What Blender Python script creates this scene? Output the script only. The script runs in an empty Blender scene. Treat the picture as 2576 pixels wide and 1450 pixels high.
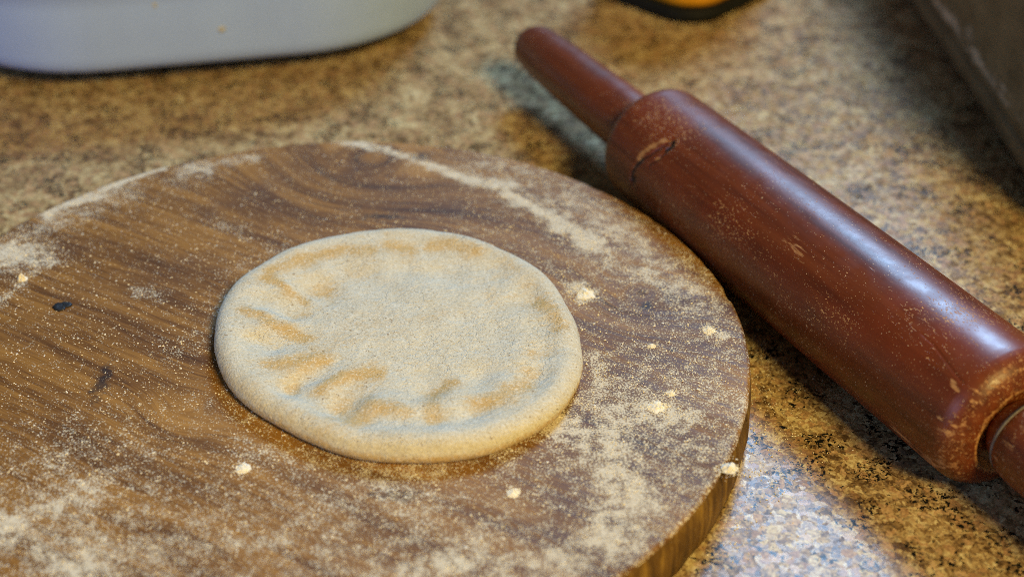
import bpy, math
import numpy as np
from mathutils import Vector

rng = np.random.default_rng(7)
scene = bpy.context.scene
col = scene.collection

# ------------------------------------------------------------------ camera
PITCH = math.radians(33.9)
CAM_Z = 0.31007
FPX = 5500.0 / 4000.0 * 2576.0      # focal length in pixels of a 2576 px wide picture
cam_data = bpy.data.cameras.new("camera")
cam = bpy.data.objects.new("camera", cam_data)
col.objects.link(cam)
cam.location = (0, 0, CAM_Z)
cam.rotation_euler = (math.pi / 2 - PITCH, 0, 0)
cam_data.sensor_width = 36.0
cam_data.lens = 36.0 * 5500.0 / 4000.0
cam_data.clip_start = 0.01
cam_data.clip_end = 50.0
cam_data.dof.use_dof = True
cam_data.dof.focus_distance = 0.48
cam_data.dof.aperture_fstop = 6.4
scene.camera = cam

# ------------------------------------------------------------------ world, lamps, exposure
world = bpy.data.worlds.new("World")
scene.world = world
world.use_nodes = True
bg = world.node_tree.nodes["Background"]
bg.inputs[0].default_value = (0.68, 0.84, 1.0, 1)
bg.inputs[1].default_value = 0.065


def area_lamp(name, loc, target, sx, sy, power, color):
    ld = bpy.data.lights.new(name, 'AREA')
    ld.shape = 'RECTANGLE'
    ld.size, ld.size_y = sx, sy
    ld.energy = power
    ld.color = color
    o = bpy.data.objects.new(name, ld)
    col.objects.link(o)
    o.location = loc
    o.rotation_euler = (Vector(target) - Vector(loc)).to_track_quat('-Z', 'Y').to_euler()
    return o


# the cool window behind the counter, a little to the right, and the warm kitchen lamp over the cook
AZ, EL, DIST = math.radians(20.0), math.radians(42.0), 4.0
WT = Vector((0.03, 0.42, 0.02))
wl = WT + DIST * Vector((math.sin(AZ) * math.cos(EL), math.cos(AZ) * math.cos(EL), math.sin(EL)))
area_lamp("window_light", wl, WT, 1.1, 1.1, 150.0, (0.38, 0.64, 1.0))
area_lamp("kitchen_lamp", (0.80, -0.85, 1.35), (0.0, 0.5, 0.0), 0.5, 0.45, 39.0, (1.0, 0.70, 0.22))
area_lamp("side_window", (-1.35, -0.75, 0.60), (-0.10, 0.65, 0.03), 0.6, 0.5, 7.5, (0.36, 0.56, 1.0))

scene.view_settings.view_transform = 'Standard'
scene.view_settings.look = 'None'
scene.view_settings.gamma = 1.0
scene.view_settings.use_curve_mapping = False
scene.view_settings.exposure = 0.10
scene.render.engine = 'CYCLES'
scene.cycles.use_denoising = False
scene.cycles.max_bounces = 6
scene.cycles.filter_width = 0.8

# ------------------------------------------------------------------ helpers
CP, SP = math.cos(PITCH), math.sin(PITCH)
BOARD_T = 0.020
BC = np.array([-0.0686, 0.3977])
BOARD_R = 0.15


def at(x, y, z=0.0):
    """point on the level plane z seen at (x, y) of the 2576 x 1450 view"""
    X = (x - 1288.0) / FPX
    Y = -(y - 725.0) / FPX
    d = np.array([X, CP + Y * SP, -SP + Y * CP])
    t = (z - CAM_Z) / d[2]
    return np.array([0, 0, CAM_Z]) + d * t


def on_board(x, y, z=0.0):
    return at(x, y, BOARD_T + z)[:2] - BC


def tag(o, label=None, cat=None, group=None, kind=None):
    if label: o["label"] = label
    if cat: o["category"] = cat
    if group: o["group"] = group
    if kind: o["kind"] = kind
    return o


def new_obj(name, verts, faces, mat=None, parent=None, smooth=True):
    me = bpy.data.meshes.new(name)
    me.from_pydata([tuple(v) for v in np.asarray(verts, float)] if not isinstance(verts, list) else verts, [],
                   faces if isinstance(faces, list) else faces.tolist())
    me.update()
    if smooth:
        me.polygons.foreach_set("use_smooth", np.ones(len(me.polygons), bool))
    o = bpy.data.objects.new(name, me)
    col.objects.link(o)
    if mat: me.materials.append(mat)
    if parent: o.parent = parent
    return o


def add_attr(o, name, vals):
    a = o.data.attributes.new(name, 'FLOAT', 'POINT')
    a.data.foreach_set("value", np.asarray(vals, np.float32))


def ring_mesh(rings):
    """rings: array (n, m, 3) closed round m; first and last ring collapsed to a fan point"""
    n, m, _ = rings.shape
    V = rings.reshape(-1, 3)
    i = np.arange(n - 1)[:, None]
    j = np.arange(m)[None, :]
    a = i * m + j
    b = i * m + (j + 1) % m
    F = np.stack([a, b, b + m, a + m], -1).reshape(-1, 4).tolist()
    V = np.vstack([V, rings[0].mean(0), rings[-1].mean(0)])
    c0, c1 = n * m, n * m + 1
    for k in range(m):
        F.append([(k + 1) % m, k, c0])
        F.append([(n - 1) * m + k, (n - 1) * m + (k + 1) % m, c1])
    return V, F


def empty(name, loc=(0, 0, 0), rz=0.0):
    o = bpy.data.objects.new(name, None)
    col.objects.link(o)
    o.location = loc
    o.rotation_euler = (0, 0, rz)
    return o


# value noise in numpy, for shapes
def vnoise(P, freq, seed=0):
    P = np.asarray(P, float) * freq + 137.31 * (seed + 1)
    i = np.floor(P).astype(np.int64)
    f = P - i
    f = f * f * (3 - 2 * f)
    d = P.shape[-1]

    def h(c):
        n = c[..., 0] * 374761393 + c[..., 1] * 668265263 + (c[..., 2] * 2147483647 if d > 2 else 0) + seed * 974711
        n = (n ^ (n >> 13)) * 1274126177
        n = n & 0xffffffff
        n = (n ^ (n >> 16)) & 0xffff
        return n / 65535.0
    out = 0
    for k in range(2 ** d):
        off = np.array([(k >> q) & 1 for q in range(d)])
        w = np.prod(np.where(off == 1, f, 1 - f), -1)
        out = out + w * h(i + off)
    return out * 2 - 1


def smooth01(x, a, b):
    t = np.clip((x - a) / (b - a), 0, 1)
    return t * t * (3 - 2 * t)


# ------------------------------------------------------------------ node helpers
class Mat:
    def __init__(self, name):
        self.m = bpy.data.materials.new(name)
        self.m.use_nodes = True
        self.t = self.m.node_tree
        self.p = self.t.nodes["Principled BSDF"]
        self.co = self.t.nodes.new("ShaderNodeTexCoord").outputs["Object"]

    def n(self, typ, **kw):
        nd = self.t.nodes.new(typ)
        for k, v in kw.items():
            setattr(nd, k, v)
        return nd

    def set(self, sock, v):
        if isinstance(v, bpy.types.NodeSocket):
            self.t.links.new(v, sock)
        elif isinstance(v, (tuple, list)) and len(v) == 3 and sock.type == 'RGBA':
            sock.default_value = (*v, 1)
        else:
            sock.default_value = v

    def math(self, op, a, b=0.0, c=0.0, clamp=False):
        nd = self.n("ShaderNodeMath", operation=op, use_clamp=clamp)
        self.set(nd.inputs[0], a); self.set(nd.inputs[1], b); self.set(nd.inputs[2], c)
        return nd.outputs[0]

    def vmath(self, op, a, b=(0, 0, 0)):
        nd = self.n("ShaderNodeVectorMath", operation=op)
        self.set(nd.inputs[0], a); self.set(nd.inputs[1], b)
        return nd.outputs["Value"] if op in ('LENGTH', 'DISTANCE', 'DOT_PRODUCT') else nd.outputs[0]

    def mapping(self, v, loc=(0, 0, 0), rot=(0, 0, 0), scale=(1, 1, 1)):
        nd = self.n("ShaderNodeMapping")
        self.set(nd.inputs[0], v)
        nd.inputs[1].default_value = loc; nd.inputs[2].default_value = rot; nd.inputs[3].default_value = scale
        return nd.outputs[0]

    def noise(self, scale, v=None, detail=3.0, rough=0.55, dist=0.0, color=False):
        nd = self.n("ShaderNodeTexNoise")
        self.set(nd.inputs["Vector"], v if v is not None else self.co)
        nd.inputs["Scale"].default_value = scale
        nd.inputs["Detail"].default_value = detail
        nd.inputs["Roughness"].default_value = rough
        nd.inputs["Distortion"].default_value = dist
        return nd.outputs["Color" if color else "Fac"]

    def voro(self, scale, v=None, feature='F1', out="Distance", rand=1.0):
        nd = self.n("ShaderNodeTexVoronoi", feature=feature)
        self.set(nd.inputs["Vector"], v if v is not None else self.co)
        nd.inputs["Scale"].default_value = scale
        nd.inputs["Randomness"].default_value = rand
        return nd.outputs[out]

    def ss(self, v, a, b, lo=0.0, hi=1.0):
        nd = self.n("ShaderNodeMapRange", interpolation_type='SMOOTHSTEP')
        self.set(nd.inputs[0], v); self.set(nd.inputs[1], a); self.set(nd.inputs[2], b)
        self.set(nd.inputs[3], lo); self.set(nd.inputs[4], hi)
        return nd.outputs[0]

    def ramp(self, v, stops, interp='LINEAR'):
        nd = self.n("ShaderNodeValToRGB")
        nd.color_ramp.interpolation = interp
        e = nd.color_ramp.elements
        while len(e) < len(stops): e.new(0.5)
        for el, (pos, c) in zip(e, stops):
            el.position = pos
            el.color = (*c, 1)
        self.set(nd.inputs[0], v)
        return nd.outputs[0]

    def mix(self, f, a, b, blend='MIX'):
        nd = self.n("ShaderNodeMix", data_type='RGBA', blend_type=blend)
        self.set(nd.inputs[0], f); self.set(nd.inputs[6], a); self.set(nd.inputs[7], b)
        return nd.outputs[2]

    def mixf(self, f, a, b):
        nd = self.n("ShaderNodeMix", data_type='FLOAT')
        self.set(nd.inputs[0], f); self.set(nd.inputs[2], a); self.set(nd.inputs[3], b)
        return nd.outputs[0]

    def attr(self, name):
        nd = self.n("ShaderNodeAttribute")
        nd.attribute_name = name
        return nd.outputs["Fac"]

    def bump(self, h, dist, strength=1.0, normal=None):
        nd = self.n("ShaderNodeBump")
        nd.inputs["Strength"].default_value = strength
        nd.inputs["Distance"].default_value = dist
        self.set(nd.inputs["Height"], h)
        if normal is not None: self.set(nd.inputs["Normal"], normal)
        return nd.outputs[0]

    def out(self, color=None, rough=None, normal=None, **kw):
        if color is not None: self.set(self.p.inputs["Base Color"], color)
        if rough is not None: self.set(self.p.inputs["Roughness"], rough)
        if normal is not None: self.set(self.p.inputs["Normal"], normal)
        for k, v in kw.items():
            self.set(self.p.inputs[k.replace("_", " ")], v)
        return self.m


# ------------------------------------------------------------------ materials
def granite_material():
    M = Mat("granite")
    wob = M.vmath('ADD', M.co, M.mapping(M.noise(260, detail=4, color=True), loc=(-.002, -.002, -.002), scale=(.004, .004, .004)))
    big = M.noise(48, detail=4, rough=.65)
    cell = M.voro(380, wob, out="Color")
    sep = M.n("ShaderNodeSeparateColor"); M.set(sep.inputs[0], cell)
    cell2 = M.voro(1050, wob, out="Color")
    sep2 = M.n("ShaderNodeSeparateColor"); M.set(sep2.inputs[0], cell2)
    tone = M.math('ADD', M.math('MULTIPLY', sep.outputs[0], .50), M.math('MULTIPLY', sep2.outputs[1], .45))
    tone = M.math('ADD', tone, M.math('MULTIPLY', M.math('SUBTRACT', big, .5), 1.15))
    base = M.ramp(tone, [(0.10, (.095, .057, .028)), (0.32, (.235, .150, .070)), (0.50, (.375, .265, .130)),
                         (0.66, (.490, .380, .200)), (0.88, (.630, .530, .310))])
    # pinkish feldspar
    pk = M.ss(sep.outputs[2], .72, .86)
    base = M.mix(M.math('MULTIPLY', pk, .55), base, (.44, .260, .140))
    # smoky quartz
    gq = M.ss(sep2.outputs[2], .80, .9)
    base = M.mix(M.math('MULTIPLY', gq, .55), base, (.16, .125, .085))
    fine = M.noise(900, detail=2, rough=.6)
    base = M.mix(.55, base, M.ramp(fine, [(.3, (.30, .28, .25)), (.7, (.78, .76, .72))]), 'OVERLAY')
    # black mica, gathered in clusters
    clus = M.ss(M.noise(75, detail=2), .42, .64)
    mica = M.noise(560, wob, detail=3, rough=.7)
    mk = M.ss(M.math('ADD', mica, M.math('MULTIPLY', clus, .16)), .665, .70)
    base = M.mix(mk, base, (.010, .010, .009))
    nrm = M.bump(M.noise(1000, detail=2), .00004, .5)
    nrm = M.bump(M.noise(240, detail=2), .0002, .10, nrm)
    rough = M.ss(sep.outputs[1], .0, 1.0, .18, .32)
    return M.out(base, rough, nrm, Specular_IOR_Level=.12)


def flour_material():
    M = Mat("flour")
    c = M.ramp(M.noise(700, detail=2), [(.3, (.82, .77, .64)), (.7, (.90, .88, .80))])
    return M.out(c, .95, Specular_IOR_Level=.1)


GRAIN_A = None


def wood_material():
    M = Mat("board_wood")
    a0, a1 = on_board(160, 634), on_board(496, 762)
    ang = math.atan2(a1[1] - a0[1], a1[0] - a0[0])
    # v runs along the grain, u across
    sepv = M.n("ShaderNodeSeparateXYZ")
    wav = M.vmath('ADD', M.co, M.mapping(M.noise(9, detail=2, color=True), loc=(-.004, -.004, -.004), scale=(.008, .008, .008)))
    rot = M.n("ShaderNodeVectorRotate", rotation_type='Z_AXIS')
    M.set(rot.inputs["Vector"], wav); rot.inputs["Angle"].default_value = -ang
    M.set(sepv.inputs[0], rot.outputs[0])
    v, u, z = sepv.outputs[0], sepv.outputs[1], sepv.outputs[2]
    uu = u
    for (px, py, s, k) in ((940, 395, .034, 1.3), (1615, 735, .017, 1.2), (480, 1020, .012, .5)):
        b = on_board(px, py)
        off = M.vmath('SUBTRACT', M.co, (float(b[0]), float(b[1]), 0.0))
        d = M.vmath('LENGTH', M.vmath('MULTIPLY', off, (1, 1, 0)))
        g = M.math('EXPONENT', M.math('MULTIPLY', M.math('POWER', M.math('DIVIDE', d, s), 2.0), -1.0))
        uk = float(-b[0] * math.sin(ang) + b[1] * math.cos(ang))
        uu = M.mixf(g, uu, M.math('ADD', M.math('MULTIPLY', d, k), uk))
    cmb = M.n("ShaderNodeCombineXYZ")
    M.set(cmb.inputs[0], v); M.set(cmb.inputs[1], uu); M.set(cmb.inputs[2], z)
    g = cmb.outputs[0]
    broad = M.noise(1.0, M.mapping(g, scale=(10, 70, 40)), detail=4, rough=.6, dist=.4)
    streak = M.noise(1.0, M.mapping(g, loc=(3, 1, 0), scale=(22, 380, 200)), detail=3, rough=.65)
    fibre = M.noise(1.0, M.mapping(g, loc=(7, 4, 0), scale=(90, 1700, 900)), detail=2, rough=.6)
    patch = M.noise(13, detail=3, rough=.6)
    tone = M.math('ADD', M.math('MULTIPLY', broad, .68), M.math('MULTIPLY', streak, .38))
    tone = M.math('ADD', tone, M.math('MULTIPLY', fibre, .34))
    tone = M.math('SUBTRACT', tone, .22)
    c = M.ramp(tone, [(.22, (.042, .015, .004)), (.41, (.150, .063, .010)), (.53, (.270, .126, .021)), (.72, (.430, .218, .044))])
    c2 = M.ramp(tone, [(.22, (.032, .013, .006)), (.46, (.135, .060, .019)), (.72, (.300, .158, .052))])
    c = M.mix(M.ss(patch, .48, .70), c, c2)
    # dark growth lines near knots
    ring = M.math('SINE', M.math('ADD', M.math('MULTIPLY', uu, 760.0), M.math('MULTIPLY', broad, 9.0)))
    nearknot = None
    for (px, py, s) in ((960, 440, .055), (1600, 740, .030)):
        b = on_board(px, py)
        d = M.vmath('DISTANCE', M.vmath('MULTIPLY', M.co, (1, 1, 0)), (float(b[0]), float(b[1]), 0.0))
        q = M.ss(d, s, s * .35)
        nearknot = q if nearknot is None else M.math('MAXIMUM', nearknot, q)
    line = M.math('MULTIPLY', M.ss(ring, .55, 1.0), M.math('MULTIPLY', nearknot, M.ss(streak, .40, .62)))
    c = M.mix(M.math('MULTIPLY', line, .6), c, (.020, .010, .010))
    # stains with a shape of their own
    for (px, py, sx, sy, st) in ((255, 960, .0035, .012, .8), (990, 1245, .010, .004, .6), (1060, 395, .008, .005, .7), (1690, 880, .0022, .002, .9),
                                 (1630, 770, .004, .003, .8), (960, 545, .012, .003, .7)):
        b = on_board(px, py)
        off = M.vmath('MULTIPLY', M.vmath('SUBTRACT', M.co, (float(b[0]), float(b[1]), 0.0)), (1 / sx, 1 / sy, 0))
        dd = M.math('ADD', M.vmath('LENGTH', off), M.math('MULTIPLY', M.math('SUBTRACT', M.noise(420, detail=3), .5), 2.2))
        c = M.mix(M.math('MULTIPLY', M.ss(dd, 1.1, .2), st), c, (.014, .010, .012))
    # flour worked into the surface
    dn = M.attr("flour")
    speck = M.noise(1350, detail=3, rough=.75)
    smear = M.noise(260, detail=3, rough=.7)
    lvl = M.math('ADD', M.math('MULTIPLY', dn, .17), M.math('MULTIPLY', M.math('SUBTRACT', smear, .5), .36))
    f1 = M.ss(M.math('ADD', speck, lvl), .64, .70)
    film = M.ss(M.math('ADD', M.math('MULTIPLY', dn, .8), M.math('MULTIPLY', M.math('SUBTRACT', smear, .5), .9)), .38, 1.40, 0.0, .30)
    ff = M.math('MAXIMUM', M.math('MULTIPLY', f1, .85), film)
    fl = M.ramp(M.noise(800, detail=2), [(.3, (.66, .58, .43)), (.7, (.80, .75, .62))])
    c = M.mix(ff, c, fl)
    h = M.math('ADD', M.math('MULTIPLY', fibre, .35), M.math('MULTIPLY', ff, 1.0))
    h = M.math('ADD', h, M.math('MULTIPLY', streak, .15))
    nrm = M.bump(h, .00016, .6)
    rough = M.mixf(ff, M.ss(streak, .3, .7, .48, .64), .95)
    return M.out(c, rough, nrm, Specular_IOR_Level=.28)


def side_wood_material():
    M = Mat("board_edge_wood")
    m = M.mapping(M.co, scale=(260, 260, 40))
    a = M.noise(1.0, m, detail=4, rough=.65)
    b = M.noise(60, detail=3)
    c = M.ramp(M.math('ADD', M.math('MULTIPLY', a, .7), M.math('MULTIPLY', b, .3)),
               [(.34, (.028, .012, .002)), (.52, (.14, .072, .012)), (.68, (.36, .215, .040))])
    sp = M.ss(M.noise(1300, detail=2), .66, .74)
    c = M.mix(M.math('MULTIPLY', sp, .6), c, (.55, .42, .22))
    return M.out(c, .6, M.bump(a, .0004, .8), Specular_IOR_Level=.35)


def dough_material():
    M = Mat("dough")
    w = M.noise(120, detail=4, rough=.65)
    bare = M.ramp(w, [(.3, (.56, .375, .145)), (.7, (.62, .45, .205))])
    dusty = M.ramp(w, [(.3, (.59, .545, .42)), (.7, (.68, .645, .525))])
    warm_lit = M.attr("painted_warm_light")  # painted warm light, shifts the floury tone to golden dough
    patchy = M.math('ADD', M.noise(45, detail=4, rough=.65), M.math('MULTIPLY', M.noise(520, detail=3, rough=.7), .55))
    f = M.ss(M.math('SUBTRACT', patchy, M.math('MULTIPLY', warm_lit, .46)), .32, .80)
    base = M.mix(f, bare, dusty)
    fine = M.noise(1250, detail=2, rough=.75)
    base = M.mix(M.math('MULTIPLY', M.ss(fine, .54, .66), .65), base, (.82, .78, .68))
    base = M.mix(M.math('MULTIPLY', M.ss(fine, .44, .32), .50), base, (.36, .25, .11))
    bran = M.ss(M.noise(820, M.mapping(M.co, loc=(.3, .1, 0)), detail=1), .70, .75)
    base = M.mix(M.math('MULTIPLY', bran, .65), base, (.22, .13, .05))
    h = M.math('ADD', M.noise(1250, detail=3, rough=.75), M.math('MULTIPLY', M.noise(420, detail=3), 1.0))
    crk = M.ss(M.voro(210, M.vmath('ADD', M.co, M.mapping(M.noise(300, color=True), scale=(.006,) * 3)), 'DISTANCE_TO_EDGE'), .0, .06)
    h = M.math('ADD', h, M.math('MULTIPLY', M.math('MULTIPLY', crk, M.ss(M.noise(60), .52, .62)), .35))
    nrm = M.bump(h, .00042, .85)
    return M.out(base, .80, nrm, Specular_IOR_Level=.28)


def pin_material():
    M = Mat("varnished_wood")
    gr = M.noise(1.0, M.mapping(M.co, scale=(14, 240, 240)), detail=4, rough=.6)
    c = M.ramp(gr, [(.30, (.082, .018, .005)), (.55, (.142, .032, .008)), (.78, (.190, .049, .013))])
    blot = M.ss(M.noise(26, detail=3), .45, .68)
    c = M.mix(M.math('MULTIPLY', blot, .55), c, (.20, .036, .008))
    # nicks through the varnish
    wob = M.vmath('ADD', M.co, M.mapping(M.noise(500, color=True), loc=(-.0006,) * 3, scale=(.0012,) * 3))
    zone = M.ss(M.noise(30, detail=2), .42, .72)
    nk = M.ss(M.math('ADD', M.noise(1.0, M.mapping(wob, rot=(0, 0, .5), scale=(800, 1300, 1300)), detail=2, rough=.65), M.math('MULTIPLY', zone, .12)), .712, .735)
    nk2 = M.ss(M.math('ADD', M.noise(1.0, M.mapping(wob, rot=(.4, .2, -.6), loc=(3, 2, 1), scale=(330, 1900, 1900)), detail=1.5), M.math('MULTIPLY', zone, .10)), .75, .775)
    nick = M.math('MAXIMUM', nk, nk2)
    wear = M.attr("wear")
    wn = M.ss(M.math('ADD', M.noise(1.0, M.mapping(M.co, scale=(120, 700, 700)), detail=3, rough=.7), M.math('MULTIPLY', wear, .42)), .70, .86)
    nick = M.math('MAXIMUM', nick, M.math('MULTIPLY', wn, .85))
    c = M.mix(nick, c, M.ramp(M.noise(300), [(.3, (.36, .15, .045)), (.7, (.60, .34, .14))]))
    gouge = M.attr("gouge")
    c = M.mix(M.ss(gouge, .1, .8), c, (.016, .009, .006))
    # dry flour dust
    dust = M.ss(M.math('ADD', M.noise(1500, detail=2, rough=.7), M.math('MULTIPLY', M.noise(45, detail=2), .10)), .735, .765)
    c = M.mix(M.math('MULTIPLY', dust, .9), c, (.80, .62, .40))
    h = M.math('SUBTRACT', M.math('MULTIPLY', M.noise(700, detail=3, rough=.6), .35), nick)
    nrm = M.bump(h, .00012, .55)
    nrm = M.bump(M.noise(90, detail=2), .0006, .12, nrm)
    rough = M.mixf(nick, M.ss(M.noise(130, detail=3), .3, .7, .32, .42), .75)
    return M.out(c, rough, nrm, Specular_IOR_Level=.46)


def plain(name, colr, rough, nscale=60, amt=.25, bump=0.0, spec=.5):
    M = Mat(name)
    lo = tuple(x * (1 - amt) for x in colr)
    hi = tuple(min(1, x * (1 + amt)) for x in colr)
    n = M.noise(nscale, detail=4, rough=.6)
    nrm = M.bump(n, .0005, bump) if bump else None
    return M.out(M.ramp(n, [(.3, lo), (.7, hi)]), rough, nrm, Specular_IOR_Level=spec)


def crate_material():
    M = Mat("worn_dark_olive")
    n = M.noise(1.0, M.mapping(M.co, scale=(60, 26, 60)), detail=5, rough=.65)
    c = M.ramp(n, [(.3, (.11, .082, .038)), (.7, (.27, .205, .10))])
    w = M.ss(M.math('ADD', M.noise(1.0, M.mapping(M.co, scale=(120, 30, 120)), detail=4, rough=.7), M.math('MULTIPLY', M.attr("wear"), .35)), .70, .90)
    c = M.mix(w, c, (.60, .50, .34))
    return M.out(c, .6, M.bump(n, .001, .6), Specular_IOR_Level=.35)


MAT_GRANITE = granite_material()
MAT_FLOUR = flour_material()
MAT_WOOD = wood_material()
MAT_SIDE = side_wood_material()
MAT_DOUGH = dough_material()
MAT_PIN = pin_material()
MAT_TUB = plain("tub_enamel", (.36, .51, .98), .30, 30, .05)
MAT_SMEAR = plain("dried_dough", (.46, .42, .30), .8, 300, .2)
MAT_DARK = plain("dark_rubber", (.006, .007, .007), .7, 200, .3, 0, .2)
MAT_KNOT = plain("charred_knot", (.010, .009, .009), .55, 500, .5, .8)
MAT_CRATE = crate_material()
MAT_RING = plain("dull_metal", (.15, .13, .10), .55, 400, .5)

# ------------------------------------------------------------------ counter
S = 1.6
gx = np.linspace(-S, S, 9)
gv = [(x, y, 0.0) for y in gx + 0.6 for x in gx]
gf = [[r * 9 + c, r * 9 + c + 1, (r + 1) * 9 + c + 1, (r + 1) * 9 + c] for r in range(8) for c in range(8)]
counter = new_obj("countertop", gv, gf, MAT_GRANITE)
tag(counter, "polished speckled brown and gold granite countertop", kind="structure")

# ------------------------------------------------------------------ flour density on the board
RIBBONS = [  # points in the view, half width (m), strength
    ([(850, 356), (960, 372), (1060, 405), (1160, 440), (1270, 470), (1350, 520), (1440, 585), (1500, 620)], .0034, 1.5),
    ([(1190, 400), (1330, 450), (1460, 520), (1580, 590), (1680, 670), (1760, 745)], .014, .50),
    ([(1260, 480), (1400, 560), (1520, 640), (1600, 690)], .010, .5),
    ([(120, 545), (230, 490), (330, 452), (410, 418)], .0034, 1.7),
    ([(20, 610), (150, 560), (330, 480)], .009, .55),
    ([(480, 420), (560, 405), (640, 395)], .005, .75),
    ([(420, 455), (520, 430)], .004, .6),
    ([(0, 640), (40, 648), (80, 655)], .009, 1.1),
    ([(0, 770), (30, 735), (60, 700)], .003, .9),
    ([(560, 560), (610, 580)], .005, .55),
    ([(350, 730), (400, 738)], .004, .7),
    ([(1460, 725), (1470, 745)], .0065, 1.1),
    ([(1780, 830), (1800, 850)], .004, .9),
    ([(1500, 890), (1510, 930), (1520, 960)], .005, .7),
    ([(1480, 1000), (1560, 1030), (1650, 1035), (1700, 1050)], .007, .5),
    ([(1420, 1080), (1500, 1110), (1560, 1190), (1580, 1260), (1560, 1330), (1500, 1380), (1390, 1400), (1200, 1415), (1000, 1440)], .008, .75),
    ([(1540, 1190), (1570, 1270), (1550, 1330)], .005, .5),
    ([(1400, 1060), (1600, 1120), (1700, 1180)], .020, .22),
    ([(1750, 1000), (1840, 1050)], .02, .25),
    ([(700, 1130), (800, 1170), (950, 1180), (1100, 1175), (1250, 1150)], .005, .4),
    ([(40, 1290), (120, 1260), (200, 1250)], .010, .55),
    ([(20, 1350), (80, 1390), (180, 1430), (300, 1440)], .010, .65),
    ([(0, 1190), (150, 1130), (260, 1100)], .018, .35),
    ([(300, 1330), (700, 1360), (1000, 1300)], .030, .22),
    ([(560, 1010), (640, 1090)], .010, .35),
    ([(420, 880), (520, 850), (540, 780)], .010, .30),
    ([(1180, 560), (1330, 620), (1430, 700)], .012, .25),
    ([(700, 620), (600, 680)], .006, .35),
    ([(560, 400), (520, 440), (450, 470)], .006, .3),
]
RB = [(np.array([on_board(*p) for p in pts]), w, s) for pts, w, s in RIBBONS]


def seg_dist(P, A):
    best = np.full(len(P), 9.0)
    for a, b in zip(A[:-1], A[1:]):
        d = b - a
        t = np.clip(((P - a) @ d) / max(d @ d, 1e-12), 0, 1)
        best = np.minimum(best, np.hypot(*(P - a - t[:, None] * d).T))
    return best


def flour_density(P):
    P = np.asarray(P, float)
    wob = np.stack([vnoise(P, 90, 1), vnoise(P, 90, 2)], -1) * .003 + np.stack([vnoise(P, 300, 3), vnoise(P, 300, 4)], -1) * .001
    Q = P + wob
    # a thin dusting, heavier towards the cook and to the right of the dough
    D = .11 + .34 * smooth01(-P[:, 1] + .5 * P[:, 0], -.03, .12) + .14 * smooth01(P[:, 0], 0.02, .12)
    for A, w, s in RB:
        D = np.maximum(D, 0) + s * np.exp(-(seg_dist(Q, A) / w) ** 2) * (1 - .35 * np.clip(D, 0, 1))
    mod = 1 + .30 * vnoise(P, 120, 5) + .40 * vnoise(P, 420, 6)
    return np.clip(D * mod, 0, 1.5)


# ------------------------------------------------------------------ board
M_SEG = 512
th = np.linspace(0, 2 * np.pi, M_SEG, endpoint=False)
edge_wob = 1 + .004 * np.sin(2 * th + .6) + .0025 * np.sin(5 * th + 1) + .0012 * vnoise(np.stack([np.cos(th), np.sin(th)], -1), 14, 9)
edge_r = BOARD_R * edge_wob
prof = [(BOARD_R * 0 + f, BOARD_T) for f in np.linspace(.002, .985, 150)]
rings = []
for f in np.linspace(.004, .984, 150):
    r = edge_r * f
    z = BOARD_T + 0 * r
    rings.append(np.stack([r * np.cos(th), r * np.sin(th), z], -1))
for dr, z in ((-.0014, 0), (-.0007, -.0001), (-.0002, -.0005), (.0002, -.0012)):
    r = edge_r + dr
    chip = .0009 * np.clip(vnoise(np.stack([np.cos(th), np.sin(th)], -1), 34, 11) - .35, 0, 1)
    rings.append(np.stack([(r - chip) * np.cos(th), (r - chip) * np.sin(th), BOARD_T + z - chip * .5 + 0 * r], -1))
n_top = len(rings)
for z, dr in ((.0150, .0008), (.0100, .0012), (.0050, .0012), (.0012, .0006), (.0006, -.0004), (.0005, -.004)):
    r = edge_r + dr + .0003 * vnoise(np.stack([np.cos(th), np.sin(th)], -1), 40, 12)
    rings.append(np.stack([r * np.cos(th), r * np.sin(th), z + 0 * r], -1))
V, F = ring_mesh(np.array(rings))
board = new_obj("round_wooden_board", V, F, MAT_WOOD)
board.data.materials.append(MAT_SIDE)
board.location = (BC[0], BC[1], 0)
mi = np.zeros(len(F), np.int32)
mi[(n_top - 1) * M_SEG:(len(rings) - 1) * M_SEG] = 1
mi[-1:] = 1
board.data.polygons.foreach_set("material_index", mi)
add_attr(board, "flour", flour_density(V[:, :2]) * (V[:, 2] > BOARD_T - .003))
tag(board, "round brown wooden rolling board dusted with flour under the dough", "board")

# dark knot in the board: a little irregular plug
kb = on_board(155, 771)
a = np.linspace(0, 2 * np.pi, 28, endpoint=False)
kr = 1 + .16 * np.sin(2 * a + .5) + .12 * np.sin(3 * a) + .1 * rng.normal(size=28)
kv = []
for q, z in ((1.0, .0001), (.85, .0005), (.5, .00035), (.2, .0002)):
    kv.append(np.stack([kb[0] + .0031 * q * kr * np.cos(a), kb[1] + .0033 * q * kr * np.sin(a), BOARD_T + z + 0 * a], -1))
V, F = ring_mesh(np.array(kv))
knot = new_obj("knot", V, F, MAT_KNOT, board)
knot["label"] = "black charred knot in the board's left side"

# ------------------------------------------------------------------ dough
OUT = [(1130, 103), (850, 130), (600, 195), (420, 290), (270, 400), (205, 510), (178, 650), (185, 760), (230, 880), (330, 1010), (480, 1110),
       (640, 1200), (800, 1275), (960, 1315), (1150, 1325), (1400, 1320), (1600, 1280), (1800, 1190), (1950, 1080), (2040, 960), (2082, 830),
       (2062, 690), (2000, 520), (1910, 370), (1740, 250), (1560, 170), (1350, 115)]


def dpx(x, y):   # close-up pixels of the dough to view pixels
    return (700 + .7586 * x) / 1.5528, (800 + .7586 * y) / 1.5528


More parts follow.
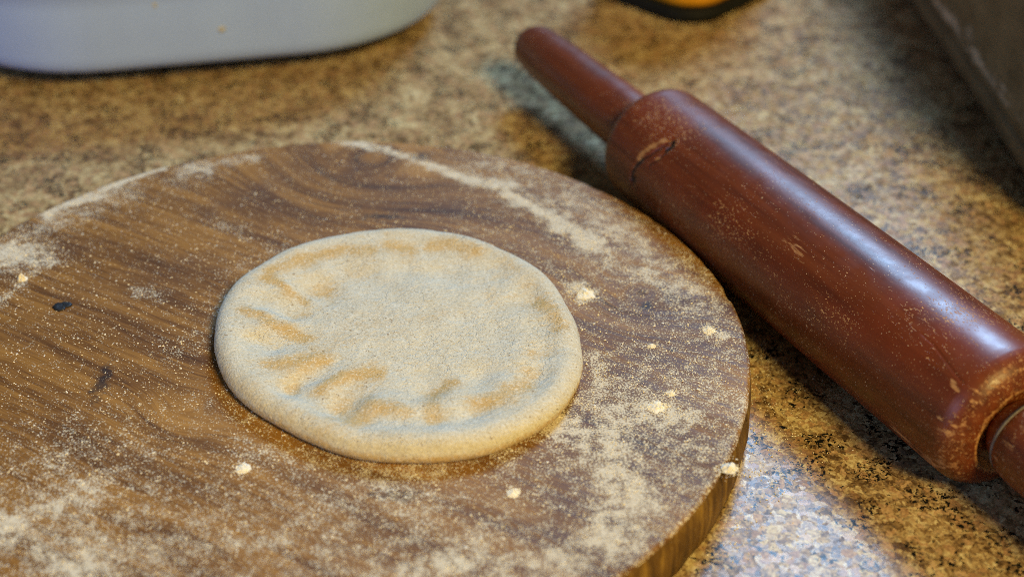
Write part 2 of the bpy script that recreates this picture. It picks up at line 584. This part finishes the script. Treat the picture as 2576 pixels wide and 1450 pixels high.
pts = []
for (x, y) in OUT:
    w = (1325 - y) / (1325 - 103)
    pts.append(on_board(*dpx(x, y), .0025 + .0055 * w))
pts = np.array(pts)
DC = pts.mean(0)
DC = np.array([(pts[:, 0].max() + pts[:, 0].min()) / 2, (pts[:, 1].max() + pts[:, 1].min()) / 2])
pa = np.arctan2(pts[:, 1] - DC[1], pts[:, 0] - DC[0])
pr = np.hypot(pts[:, 0] - DC[0], pts[:, 1] - DC[1])
o_ = np.argsort(pa)
pa, pr = pa[o_], pr[o_]
DSEG = 640
dt = np.linspace(-np.pi, np.pi, DSEG, endpoint=False)
Rr = np.interp(dt, np.r_[pa[-1] - 2 * np.pi, pa, pa[0] + 2 * np.pi], np.r_[pr[-1], pr, pr[0]])
ker = np.hanning(41); ker /= ker.sum()
Rr = np.convolve(np.r_[Rr[-60:], Rr, Rr[:60]], ker, 'same')[60:-60]
cs = np.stack([np.cos(dt), np.sin(dt)], -1)
Rr = Rr + .0004 * vnoise(cs, 4, 21)
DENTS = [  # close-up px, radius along and across (m), depth (m), turn
    (900, 320, .0075, .0060, .0013), (1130, 300, .0070, .0050, .0010), (1390, 310, .0080, .0070, .0014),
    (720, 420, .0085, .0060, .0016), (570, 520, .0100, .0050, .0020), (470, 690, .0110, .0050, .0020), (640, 890, .0110, .0045, .0013),
    (520, 960, .0085, .0045, .0010), (860, 985, .0090, .0050, .0020), (1860, 900, .0080, .0055, .0009), (1930, 760, .0080, .0045, .0009), (1960, 620, .0080, .0045, .0009),
    (1830, 460, .0085, .0055, .0013), (1640, 330, .0080, .0050, .0009), (1250, 920, .0080, .0050, .0010), (1560, 880, .0070, .0060, .0010), (1000, 390, .014, .006, .0007),
    (1300, 1110, .0045, .0035, .0006), (1500, 1050, .0050, .0040, .0006),
    (1060, 1030, .0060, .0075, -.0010), (1400, 980, .0075, .0070, -.0009), (1690, 960, .0070, .0070, -.0009), (800, 890, .0060, .0050, -.0007),
    (440, 560, .0060, .0022, -.0008), (560, 400, .0060, .0022, -.0008), (700, 790, .0060, .0030, -.0007), (1950, 560, .0050, .0040, -.0006),
]
DB = [(on_board(*dpx(x, y), .008), rl, rc, dp) for x, y, rl, rc, dp in DENTS]
E_V, E_H = .0049, .0062


def dough_top(P, rho):
    h = .0092 + 0 * rho
    h = h - .0013 * smooth01(1 - rho, .07, .26) - .0011 * smooth01(1 - rho - .03 * vnoise(P, 45, 39), .30, .46)
    Pw = P + .0016 * np.stack([vnoise(P, 110, 37), vnoise(P, 110, 38)], -1)
    for b, rl, rc, dp in DB:
        d = Pw - b
        rad = (b - DC) / max(np.hypot(*(b - DC)), 1e-6)
        al = d @ rad
        ac = d @ np.array([-rad[1], rad[0]])
        h = h - 1.15 * dp * np.exp(-(np.abs(al / (rl * 1.15)) ** 2.2) - np.abs(ac / (rc * 1.1)) ** 2.2) * smooth01(1 - rho, .07, .20)
    an = np.degrees(np.arctan2(P[:, 1] - DC[1], P[:, 0] - DC[0]))
    front = smooth01(an, -160, -125) * (1 - smooth01(an, -30, 5))
    h = h - .0010 * front * np.exp(-((rho - .80 - .02 * vnoise(P, 40, 36)) / .075) ** 2)
    h = h + .00070 * vnoise(P, 55, 31) + .00025 * vnoise(P, 170, 32) + .00009 * vnoise(P, 800, 33)
    return h


rings = []
for f in np.linspace(.006, 1.0, 150):
    r = (Rr - E_H) * f
    P = DC + cs * r[:, None]
    rings.append(np.c_[P, BOARD_T + dough_top(P, f * (1 - E_H / .065) + 0 * r)])
zr = rings[-1][:, 2]
for ph in np.linspace(math.radians(80), math.radians(-58), 22):
    r = Rr - E_H + E_H * math.cos(ph)
    zc = BOARD_T + .0040
    zz = zc + (zr - zc) * math.sin(ph) if ph > 0 else zc + .0046 * math.sin(ph)
    P = DC + cs * r[:, None]
    q = np.c_[P, zz + 0 * r]
    nz = vnoise(q, 1300, 41) * .00010 + vnoise(q @ np.array([[.6, .8, 0], [-.8, .6, 0], [0, 0, 1]]), 170, 42) * .00010
    q[:, :2] += cs * nz[:, None] * max(0, math.cos(ph))
    rings.append(q)
rings.append(np.c_[DC + cs * (Rr * .6)[:, None], BOARD_T + .0003 + 0 * Rr])
V, F = ring_mesh(np.array(rings))
V = V - np.array([DC[0], DC[1], BOARD_T])
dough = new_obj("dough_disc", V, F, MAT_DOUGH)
WARM_LIGHT = [([(480, 340), (650, 275), (850, 225), (970, 235)], .0042, .9), ([(1080, 210), (1180, 215)], .0040, .8), ([(1320, 200), (1430, 205), (1530, 235)], .0042, .85),  # warm light on slopes facing the cook, put into the dough colour
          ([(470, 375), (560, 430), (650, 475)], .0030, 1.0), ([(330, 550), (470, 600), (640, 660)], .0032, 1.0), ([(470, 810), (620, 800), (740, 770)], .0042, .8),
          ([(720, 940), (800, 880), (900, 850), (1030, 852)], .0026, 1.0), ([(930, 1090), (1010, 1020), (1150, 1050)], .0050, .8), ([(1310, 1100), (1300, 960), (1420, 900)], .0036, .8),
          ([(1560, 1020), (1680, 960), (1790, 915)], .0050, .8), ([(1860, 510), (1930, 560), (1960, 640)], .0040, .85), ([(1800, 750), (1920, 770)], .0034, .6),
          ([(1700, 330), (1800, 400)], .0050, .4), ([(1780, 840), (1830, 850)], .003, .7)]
warm_lit = np.zeros(len(V))
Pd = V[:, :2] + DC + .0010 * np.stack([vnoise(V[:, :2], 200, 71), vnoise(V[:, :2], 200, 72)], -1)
for pl_, w_, s_ in WARM_LIGHT:
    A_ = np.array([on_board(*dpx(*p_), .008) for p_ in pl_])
    warm_lit = np.maximum(warm_lit, s_ * np.exp(-(seg_dist(Pd, A_) / w_) ** 2))
warm_lit = np.maximum(warm_lit, .8 * smooth01(-V[:, 2], -.0062, -.0035))      # the side gets the painted warm light too
add_attr(dough, "painted_warm_light", warm_lit)
dough.location = (DC[0] + BC[0], DC[1] + BC[1], BOARD_T)
tag(dough, "flattened pale dough disc with finger dents on the round wooden board", "dough")

# ------------------------------------------------------------------ loose flour on the board
OCT = np.array([(1, 0, 0), (-1, 0, 0), (0, 1, 0), (0, -1, 0), (0, 0, 1), (0, 0, -.6)], float)
OF = np.array([(0, 2, 4), (2, 1, 4), (1, 3, 4), (3, 0, 4), (2, 0, 5), (1, 2, 5), (3, 1, 5), (0, 3, 5)])


def grains(P, size):
    n = len(P)
    j = OCT[None] * size[:, None, None] * (1 + .35 * rng.normal(size=(n, 6, 1)).clip(-1.5, 1.5))
    aa = rng.uniform(0, 6.28, n)
    c, s = np.cos(aa)[:, None], np.sin(aa)[:, None]
    x = j[:, :, 0] * c - j[:, :, 1] * s
    y = j[:, :, 0] * s + j[:, :, 1] * c
    Vv = np.stack([x, y, j[:, :, 2] * .75], -1) + P[:, None, :]
    Ff = OF[None] + 6 * np.arange(n)[:, None, None]
    return Vv.reshape(-1, 3), Ff.reshape(-1, 3)


N_TRY = 420000
q = rng.uniform(-1, 1, (N_TRY, 2)) * BOARD_R
q = q[np.hypot(*q.T) < BOARD_R * .992]
den = flour_density(q)
ang_q = np.arctan2(q[:, 1] - DC[1], q[:, 0] - DC[0])
free = np.hypot(q[:, 0] - DC[0], q[:, 1] - DC[1]) > np.interp(ang_q, dt, Rr) - .0035
clump = smooth01(vnoise(q, 520, 51) + .5 * vnoise(q, 1100, 52), -.3, .7)
keep = free & (rng.uniform(size=len(q)) < np.clip(.02 + .24 * den * (.05 + 1.4 * clump), 0, 1)) & (q[:, 1] > -.14)
q = q[keep]
size = np.clip(rng.lognormal(math.log(.000145), .45, len(q)), .00007, .00045)
q2 = rng.uniform(-1, 1, (60000, 2)) * BOARD_R
q2 = q2[(np.hypot(*q2.T) < BOARD_R * .99) & (q2[:, 1] > -.14)]
a2 = np.arctan2(q2[:, 1] - DC[1], q2[:, 0] - DC[0])
q2 = q2[np.hypot(q2[:, 0] - DC[0], q2[:, 1] - DC[1]) > np.interp(a2, dt, Rr) - .002]
even = .20 + .24 * smooth01(-q2[:, 1] + .6 * q2[:, 0], -.05, .10)
q2 = q2[rng.uniform(size=len(q2)) < even * (.35 + .9 * smooth01(vnoise(q2, 260, 55), -.5, .6))]
q = np.vstack([q, q2])
size = np.r_[size, np.clip(rng.lognormal(math.log(.00016), .45, len(q2)), .0001, .0005)]
Vf, Ff = grains(np.c_[q, BOARD_T + size * .35], size)
flour = new_obj("flour_dusting", Vf, Ff, MAT_FLOUR, smooth=False)
flour.location = (BC[0], BC[1], 0)
tag(flour, "fine pale flour scattered over the round wooden board", "flour", kind="stuff")
print("flour grains", len(q))


# flour that fell off the board onto the counter
aa = rng.uniform(math.radians(-70), math.radians(20), 5200)
rr_ = BOARD_R + .0022 + np.abs(rng.normal(size=5200)) * .012
q3 = np.stack([rr_ * np.cos(aa), rr_ * np.sin(aa)], -1)
q3 = q3[rng.uniform(size=len(q3)) < .25 + .75 * smooth01(vnoise(q3, 160, 81), -.2, .6)]
sz = np.clip(rng.lognormal(math.log(.00014), .45, len(q3)), .00007, .0004)
Vs, Fs = grains(np.c_[q3, sz * .4], sz)
spill = new_obj("flour_spill", Vs, Fs, MAT_FLOUR, smooth=False)
spill.location = (BC[0], BC[1], 0)
tag(spill, "stray flour grains on the granite beside the board's right rim", "flour", kind="stuff")


# small heaps and crumbs one can tell apart
def heap(name, px, py, w, h, label, cat, n=260, group=None):
    b = on_board(px, py)
    a = np.linspace(0, 2 * np.pi, 36, endpoint=False)
    rr = []
    for f in np.linspace(1.0, .06, 12):
        r = w * f * (1 + .45 * vnoise(np.stack([np.cos(a) * 2 + px, np.sin(a) * 2 + py], -1), 1.0, 61))
        P = np.stack([r * np.cos(a), r * np.sin(a)], -1)
        z = h * (1 - f ** 1.6) * (1 + .8 * vnoise(P + b, 1100, 62)) + .00005
        rr.append(np.c_[P, z])
    V, F = ring_mesh(np.array(rr))
    F = [list(x) for x in F]
    rad = w * 1.15 * np.sqrt(rng.uniform(size=n)); aa = rng.uniform(0, 6.28, n)
    P = np.stack([rad * np.cos(aa), rad * np.sin(aa)], -1)
    zz = h * np.clip(1 - (rad / w) ** 1.6, 0, 1)
    far = rng.uniform(size=n) < .45
    P = np.where(far[:, None], rng.normal(size=(n, 2)) * w * .95, P)
    zz = np.where(np.hypot(*P.T) > w, .00012, h * np.clip(1 - (np.hypot(*P.T) / w) ** 1.6, 0, 1))
    gv_, gf_ = grains(np.c_[P, zz], rng.uniform(.00012, .00034, n))
    gf_ = (gf_ + len(V)).tolist()
    o = new_obj(name, np.vstack([V, gv_]), F + gf_, MAT_FLOUR, smooth=False)
    o.location = (b[0] + BC[0], b[1] + BC[1], BOARD_T)
    tag(o, label, cat, group)
    return o


G = "small flour clumps on the board"
heap("flour_clump", 612, 1178, .0021, .0008, "pale flour clump on the board off the dough's lower left edge", "flour clump", group=G)
heap("flour_clump", 1292, 1238, .0017, .0007, "flour clump on the board below the dough's lower right edge", "flour clump", group=G)
heap("flour_clump", 1652, 1024, .0028, .0008, "broad flour clump between the dough's right edge and the board rim", "flour clump", group=G)
heap("flour_clump", 1688, 990, .0014, .0007, "small flour clump just behind the broad clump right of the dough", "flour clump", n=120, group=G)
heap("flour_clump", 1472, 738, .0032, .0007, "flour clump against the dough's upper right edge", "flour clump", group=G)
heap("flour_clump", 1784, 832, .0019, .0007, "flour clump on the board nearest the rolling pin", "flour clump", group=G)
heap("flour_clump", 1836, 1178, .0023, .0013, "flour clump perched on the board's right rim above its bare edge", "flour clump", group=G)
heap("flour_clump", 1640, 870, .0012, .0006, "tiny flour clump between the dough's right edge and the clump nearest the pin", "flour clump", n=100, group=G)
heap("dough_crumb", 56, 702, .0016, .0022, "rounded dough crumb on the board above the black knot", "crumb", n=60)

# ------------------------------------------------------------------ rolling pin
YAW = math.radians(-27.0)
PIN_R = .026
pd = np.array([math.sin(YAW), math.cos(YAW)])
pin = empty("rolling_pin", (0.104, .45, PIN_R), 0.0)
# local X of the parts runs along the pin, away from the cook
pin.rotation_euler = (0, 0, math.atan2(pd[1], pd[0]))
tag(pin, "worn reddish brown wooden rolling pin leaning along the round board", "rolling pin")
S_FAR, S_NEAR, H_NEAR = .0985, -.1200, -.1235


def lathe(name, prof, seg, mat, parent, wearf=None, gougef=None):
    s = np.array([p_[0] for p_ in prof]); r = np.array([p_[1] for p_ in prof])
    a = np.linspace(0, 2 * np.pi, seg, endpoint=False)
    rg = np.stack([np.repeat(s[:, None], seg, 1), r[:, None] * np.cos(a)[None], r[:, None] * np.sin(a)[None]], -1)
    goug = np.zeros(rg.shape[:2])
    if gougef is not None:
        goug = gougef(rg, a)
        k = 1 - goug * .0011 / np.maximum(r[:, None], .004)
        rg[..., 1] *= k; rg[..., 2] *= k
    V, F = ring_mesh(rg)
    o = new_obj(name, V, F, mat, parent)
    w = wearf(V) if wearf else np.zeros(len(V))
    add_attr(o, "wear", w)
    add_attr(o, "gouge", np.r_[goug.ravel(), 0, 0])
    return o


def dense(pts_, step=.0005):
    out = [pts_[0]]
    for a_, b_ in zip(pts_[:-1], pts_[1:]):
        L = math.hypot(b_[0] - a_[0], b_[1] - a_[1])
        n_ = max(1, int(L / step))
        out += [(a_[0] + (b_[0] - a_[0]) * k / n_, a_[1] + (b_[1] - a_[1]) * k / n_) for k in range(1, n_ + 1)]
    return out


def fillet(s0, r0, fs, fr, sign, n=10):
    """rounded shoulder: from (s0 - sign*fs, r0) on the barrel to (s0, r0 - fr) on the end"""
    return [(s0 - sign * fs * (1 - math.sin(t)), r0 - fr * (1 - math.cos(t))) for t in np.linspace(0, math.pi / 2, n)]


bp = [(S_NEAR + .0030, .0125), (S_NEAR + .0018, .0140), (S_NEAR + .0007, .0152)]
bp += [(x, r) for x, r in reversed(fillet(S_NEAR, PIN_R - .0004, .0100, .0100, -1))]
bp += [(x, PIN_R - .0004 + .0004 * math.sin(math.pi * (x - S_NEAR) / (S_FAR - S_NEAR))) for x in np.linspace(S_NEAR + .0110, S_FAR - .0085, 30)]
bp += fillet(S_FAR, PIN_R - .0004, .0075, .0085, 1)
bp += [(S_FAR + .0002, .0160), (S_FAR - .0008, .0150)]

# the split near the far end, found on the barrel from the view
pm = np.array(pin.matrix_basis)
Rz = np.array([[math.cos(pin.rotation_euler[2]), -math.sin(pin.rotation_euler[2])], [math.sin(pin.rotation_euler[2]), math.cos(pin.rotation_euler[2])]])


def on_pin(x, y):
    X = (x - 1288.0) / FPX; Y = -(y - 725.0) / FPX
    d = np.array([X, CP + Y * SP, -SP + Y * CP])
    o = np.array([0 - .104, 0 - .45, CAM_Z - PIN_R])
    dl = np.r_[Rz.T @ d[:2], d[2]]; ol = np.r_[Rz.T @ o[:2], o[2]]
    A = dl[1] ** 2 + dl[2] ** 2; B = 2 * (ol[1] * dl[1] + ol[2] * dl[2]); Cc = ol[1] ** 2 + ol[2] ** 2 - PIN_R ** 2
    t = (-B - math.sqrt(max(B * B - 4 * A * Cc, 0))) / (2 * A)
    p_ = ol + t * dl
    return np.array([p_[0], math.atan2(p_[2], p_[1]) * PIN_R])


def path(pl): return np.array([on_pin(*p_) for p_ in pl])


GOUGES = [(path([(1586, 452), (1588, 434), (1598, 415), (1612, 402)]), .0008, 1.0),
          (path([(1612, 402), (1640, 385), (1672, 365), (1690, 352)]), .00045, .7),
          (path([(1674, 377), (1688, 368), (1692, 356)]), .0010, 1.0),
          (path([(1590, 458), (1594, 448)]), .0010, .8),
          (path([(1630, 415), (1655, 400), (1676, 380)]), .0005, .55),
          (path([(2318, 838), (2345, 862), (2400, 935), (2420, 960)]), .00030, .22)]
CHIPS = [(path([(1605, 397), (1635, 370), (1670, 352)]), .0016, 1.0),
         (path([(1625, 412), (1660, 395)]), .0008, .7),
         (path([(1985, 600), (2010, 640)]), .004, .5),
         (path([(2395, 958), (2405, 980)]), .0014, .9),
         (path([(2360, 1050), (2395, 1075)]), .0012, .8),
         (path([(2352, 1075), (2385, 1095)]), .0010, .7),
         (path([(2250, 1080), (2320, 1150), (2370, 1180)]), .004, .75),
         (path([(1560, 440), (1600, 520), (1660, 590)]), .003, .45),
         (path([(1662, 500), (1656, 545)]), .0006, .7)]


def pin_uv(V):
    return np.stack([V[..., 0], np.arctan2(V[..., 2], V[..., 1]) * PIN_R], -1)


def gouge_field(rg, a):
    P = pin_uv(rg).reshape(-1, 2)
    g = np.zeros(len(P))
    for A, w, s in GOUGES:
        g = np.maximum(g, s * np.exp(-(seg_dist(P, A) / w) ** 2))
    return g.reshape(rg.shape[:2])


def wear_field(V):
    P = pin_uv(V)
    w = np.zeros(len(P))
    for A, wd, s in CHIPS:
        w = np.maximum(w, s * np.exp(-(seg_dist(P, A) / wd) ** 2))
    s = V[:, 0]
    r = np.hypot(V[:, 1], V[:, 2])
    w = np.maximum(w, .45 * np.exp(-((s - S_NEAR - .0035) / .004) ** 2))
    w = np.maximum(w, 1.0 * np.exp(-((r - .0150) / .0022) ** 2) * (s < 0))
    w = np.maximum(w, .38 * np.exp(-((s - S_FAR + .003) / .004) ** 2))
    return w


barrel = lathe("barrel", dense(bp), 420, MAT_PIN, pin, wear_field, gouge_field)
hp = [(S_FAR - .004, .0134), (S_FAR, .0137), (S_FAR + .02, .0138), (S_FAR + .045, .0134), (S_FAR + .08, .0126), (S_FAR + .100, .0117),
      (S_FAR + .107, .0108), (S_FAR + .1105, .0090), (S_FAR + .1122, .0062), (S_FAR + .1128, .0020)]
lathe("handle", dense(hp, .002), 64, MAT_PIN, pin)
hn = [(H_NEAR + .0060, .0100), (H_NEAR + .0015, .0122), (H_NEAR - .0015, .0138), (H_NEAR - .006, .0146), (H_NEAR - .015, .0146), (H_NEAR - .03, .0140), (H_NEAR - .06, .0130), (H_NEAR - .09, .0118),
      (H_NEAR - .100, .0106), (H_NEAR - .1055, .0078), (H_NEAR - .107, .0030)]
lathe("handle", dense(list(hn), .001), 128, MAT_PIN, pin,
      lambda V: .40 * np.exp(-((V[:, 0] - H_NEAR + .006) / .006) ** 2))
lathe("washer", [(H_NEAR + .0012, .0126), (H_NEAR + .0006, .0131), (H_NEAR + .0001, .0134), (H_NEAR - .0004, .0133), (H_NEAR - .0002, .0126)], 128, MAT_RING, pin)


# ------------------------------------------------------------------ things at the back of the counter
def rounded_rect(w, d, r, n=14):
    out = []
    for cx, cy, a0 in ((w / 2 - r, d / 2 - r, 0), (-w / 2 + r, d / 2 - r, 90), (-w / 2 + r, -d / 2 + r, 180), (w / 2 - r, -d / 2 + r, 270)):
        for k in range(n + 1):
            t = math.radians(a0 + 90 * k / n)
            out.append((cx + r * math.cos(t), cy + r * math.sin(t)))
    return np.array(out)


# white tub
TA = math.atan2(.6848 - .6487, -.0707 + .2386)
TW, TD, TR = .272, .30, .088
mid = np.array([(-.2386 - .0707) / 2 - .004, (.6487 + .6848) / 2 + .004])
nrm2 = np.array([-math.sin(TA), math.cos(TA)])
tc = mid + nrm2 * TD / 2 + np.array([.006, -.027])
tub = empty("tub", (tc[0], tc[1], 0), TA)
tag(tub, "pale blue grey plastic tub behind the round wooden board", "tub")
rg = []
for inset, z in ((.036, .0088), (.014, .0088), (.007, .0094), (.003, .0115), (.0006, .015), (0, .019), (-.003, .045), (-.004, .058), (-.0075, .060), (-.0075, .062), (-.002, .062), (.000, .045), (.004, .018), (.012, .0125), (.03, .0118)):
    rg.append(np.c_[rounded_rect(TW - 2 * inset, TD - 2 * inset, max(TR - inset, .01)), np.full(60, z)])
V, F = ring_mesh(np.array(rg))
new_obj("tub_wall", V, F, MAT_TUB, tub)
fr = []
for inset, z in ((.034, .0), (.030, .0005), (.030, .0089), (.036, .0089)):
    fr.append(np.c_[rounded_rect(TW - 2 * inset, TD - 2 * inset, max(TR - inset, .01)), np.full(60, z)])
V, F = ring_mesh(np.array(fr))
new_obj("foot_ring", V, F, MAT_DARK, tub)
for (x, z, w) in ((-.108, .022, .0024), (.010, .030, .0018), (.080, .042, .0022), (.070, .050, .0018), (-.02, .046, .0015)):
    a = np.linspace(0, 2 * np.pi, 20, endpoint=False)
    rr = 1 + .2 * np.sin(2 * a + x * 90) + .15 * np.sin(3 * a)
    sm = np.array([np.stack([x + w * f * rr * np.cos(a), (-TD / 2 - (z - .016) * .09 - (.0012 * (1 - f * f)) + .0003) + 0 * a, z + w * 1.1 * f * rr * np.sin(a)], -1) for f in (1, .8, .5, .15)])
    if abs(x) > TW / 2 - TR:
        sm[..., 1] += TR - math.sqrt(TR ** 2 - (abs(x) - TW / 2 + TR) ** 2)
    V, F = ring_mesh(sm)
    new_obj("dough_smear", V, F, MAT_SMEAR, tub)

# square jar of orange spice, a corner towards the cook
MAT_SPICE = plain("orange_glaze", (.66, .29, .010), .35, 60, .12)
jc = at(1745, 55)[:2]
JS = .085
jar = empty("square_jar", (jc[0] - .001, jc[1] + JS * .7071 - .0145, 0), math.radians(45))
tag(jar, "square orange jar on a black base at the back of the counter", "jar")
def jar_part(name, lv, mat):
    V, F = ring_mesh(np.array([np.c_[rounded_rect(JS - 2 * i, JS - 2 * i, max(.022 - i * .3, .003)), np.full(60, z)] for i, z in lv]))
    return new_obj(name, V, F, mat, jar)


jar_part("base", ((.012, 0), (.002, .0004), (.0006, .0015), (0, .0025), (0, .0072), (.001, .0080), (.006, .0083)), MAT_DARK)
jar_part("jar_body", ((.012, .0084), (.0045, .0085), (.0040, .011), (.0036, .070), (.012, .082), (.020, .084)), MAT_SPICE)
jar_part("lid", ((.019, .0842), (.017, .0848), (.017, .100), (.021, .102)), MAT_DARK)

# dark worn box along the right side of the counter
CX0, CW, CD, CH = .221, .20, .66, .115
crate = empty("worn_box", (CX0 + CW / 2, .82, 0), math.radians(1.0))
tag(crate, "dark olive brown box with a scuffed lower edge right of the rolling pin", "box")


def box_rings(w, d, r, lv, n=8):
    return np.array([np.c_[rounded_rect(w - 2 * i, d - 2 * i, max(r - i, .002), n), np.full(4 * (n + 1), z)] for i, z in lv])


lv = [(.016, .004), (.003, .0042), (.0008, .005), (0, .0065), (0, .0125), (.0006, .0136), (.0026, .0140), (.0026, .0152), (.0010, .0158), (.0006, .018)]
lv += [(.0006, z) for z in np.linspace(.022, CH - .004, 12)] + [(.002, CH - .001), (.005, CH), (.03, CH)]
V, F = ring_mesh(box_rings(CW, CD, .010, lv))
body = new_obj("box_body", V, F, MAT_CRATE, crate)
add_attr(body, "wear", np.exp(-((V[:, 2] - .024) / .006) ** 2) * .95 + .25 * np.exp(-((V[:, 2] - .010) / .004) ** 2))
for sx in (-1, 1):
    for sy in (-1, 1):
        f_ = np.array([np.stack([sx * (CW / 2 - .025) + r * np.cos(np.linspace(0, 6.2832, 20, endpoint=False)), sy * (CD / 2 - .03) + r * np.sin(np.linspace(0, 6.2832, 20, endpoint=False)), np.full(20, z)], -1) for r, z in ((.007, 0), (.008, .0006), (.008, .0044))])
        V, F = ring_mesh(f_)
        new_obj("foot", V, F, MAT_DARK, crate)
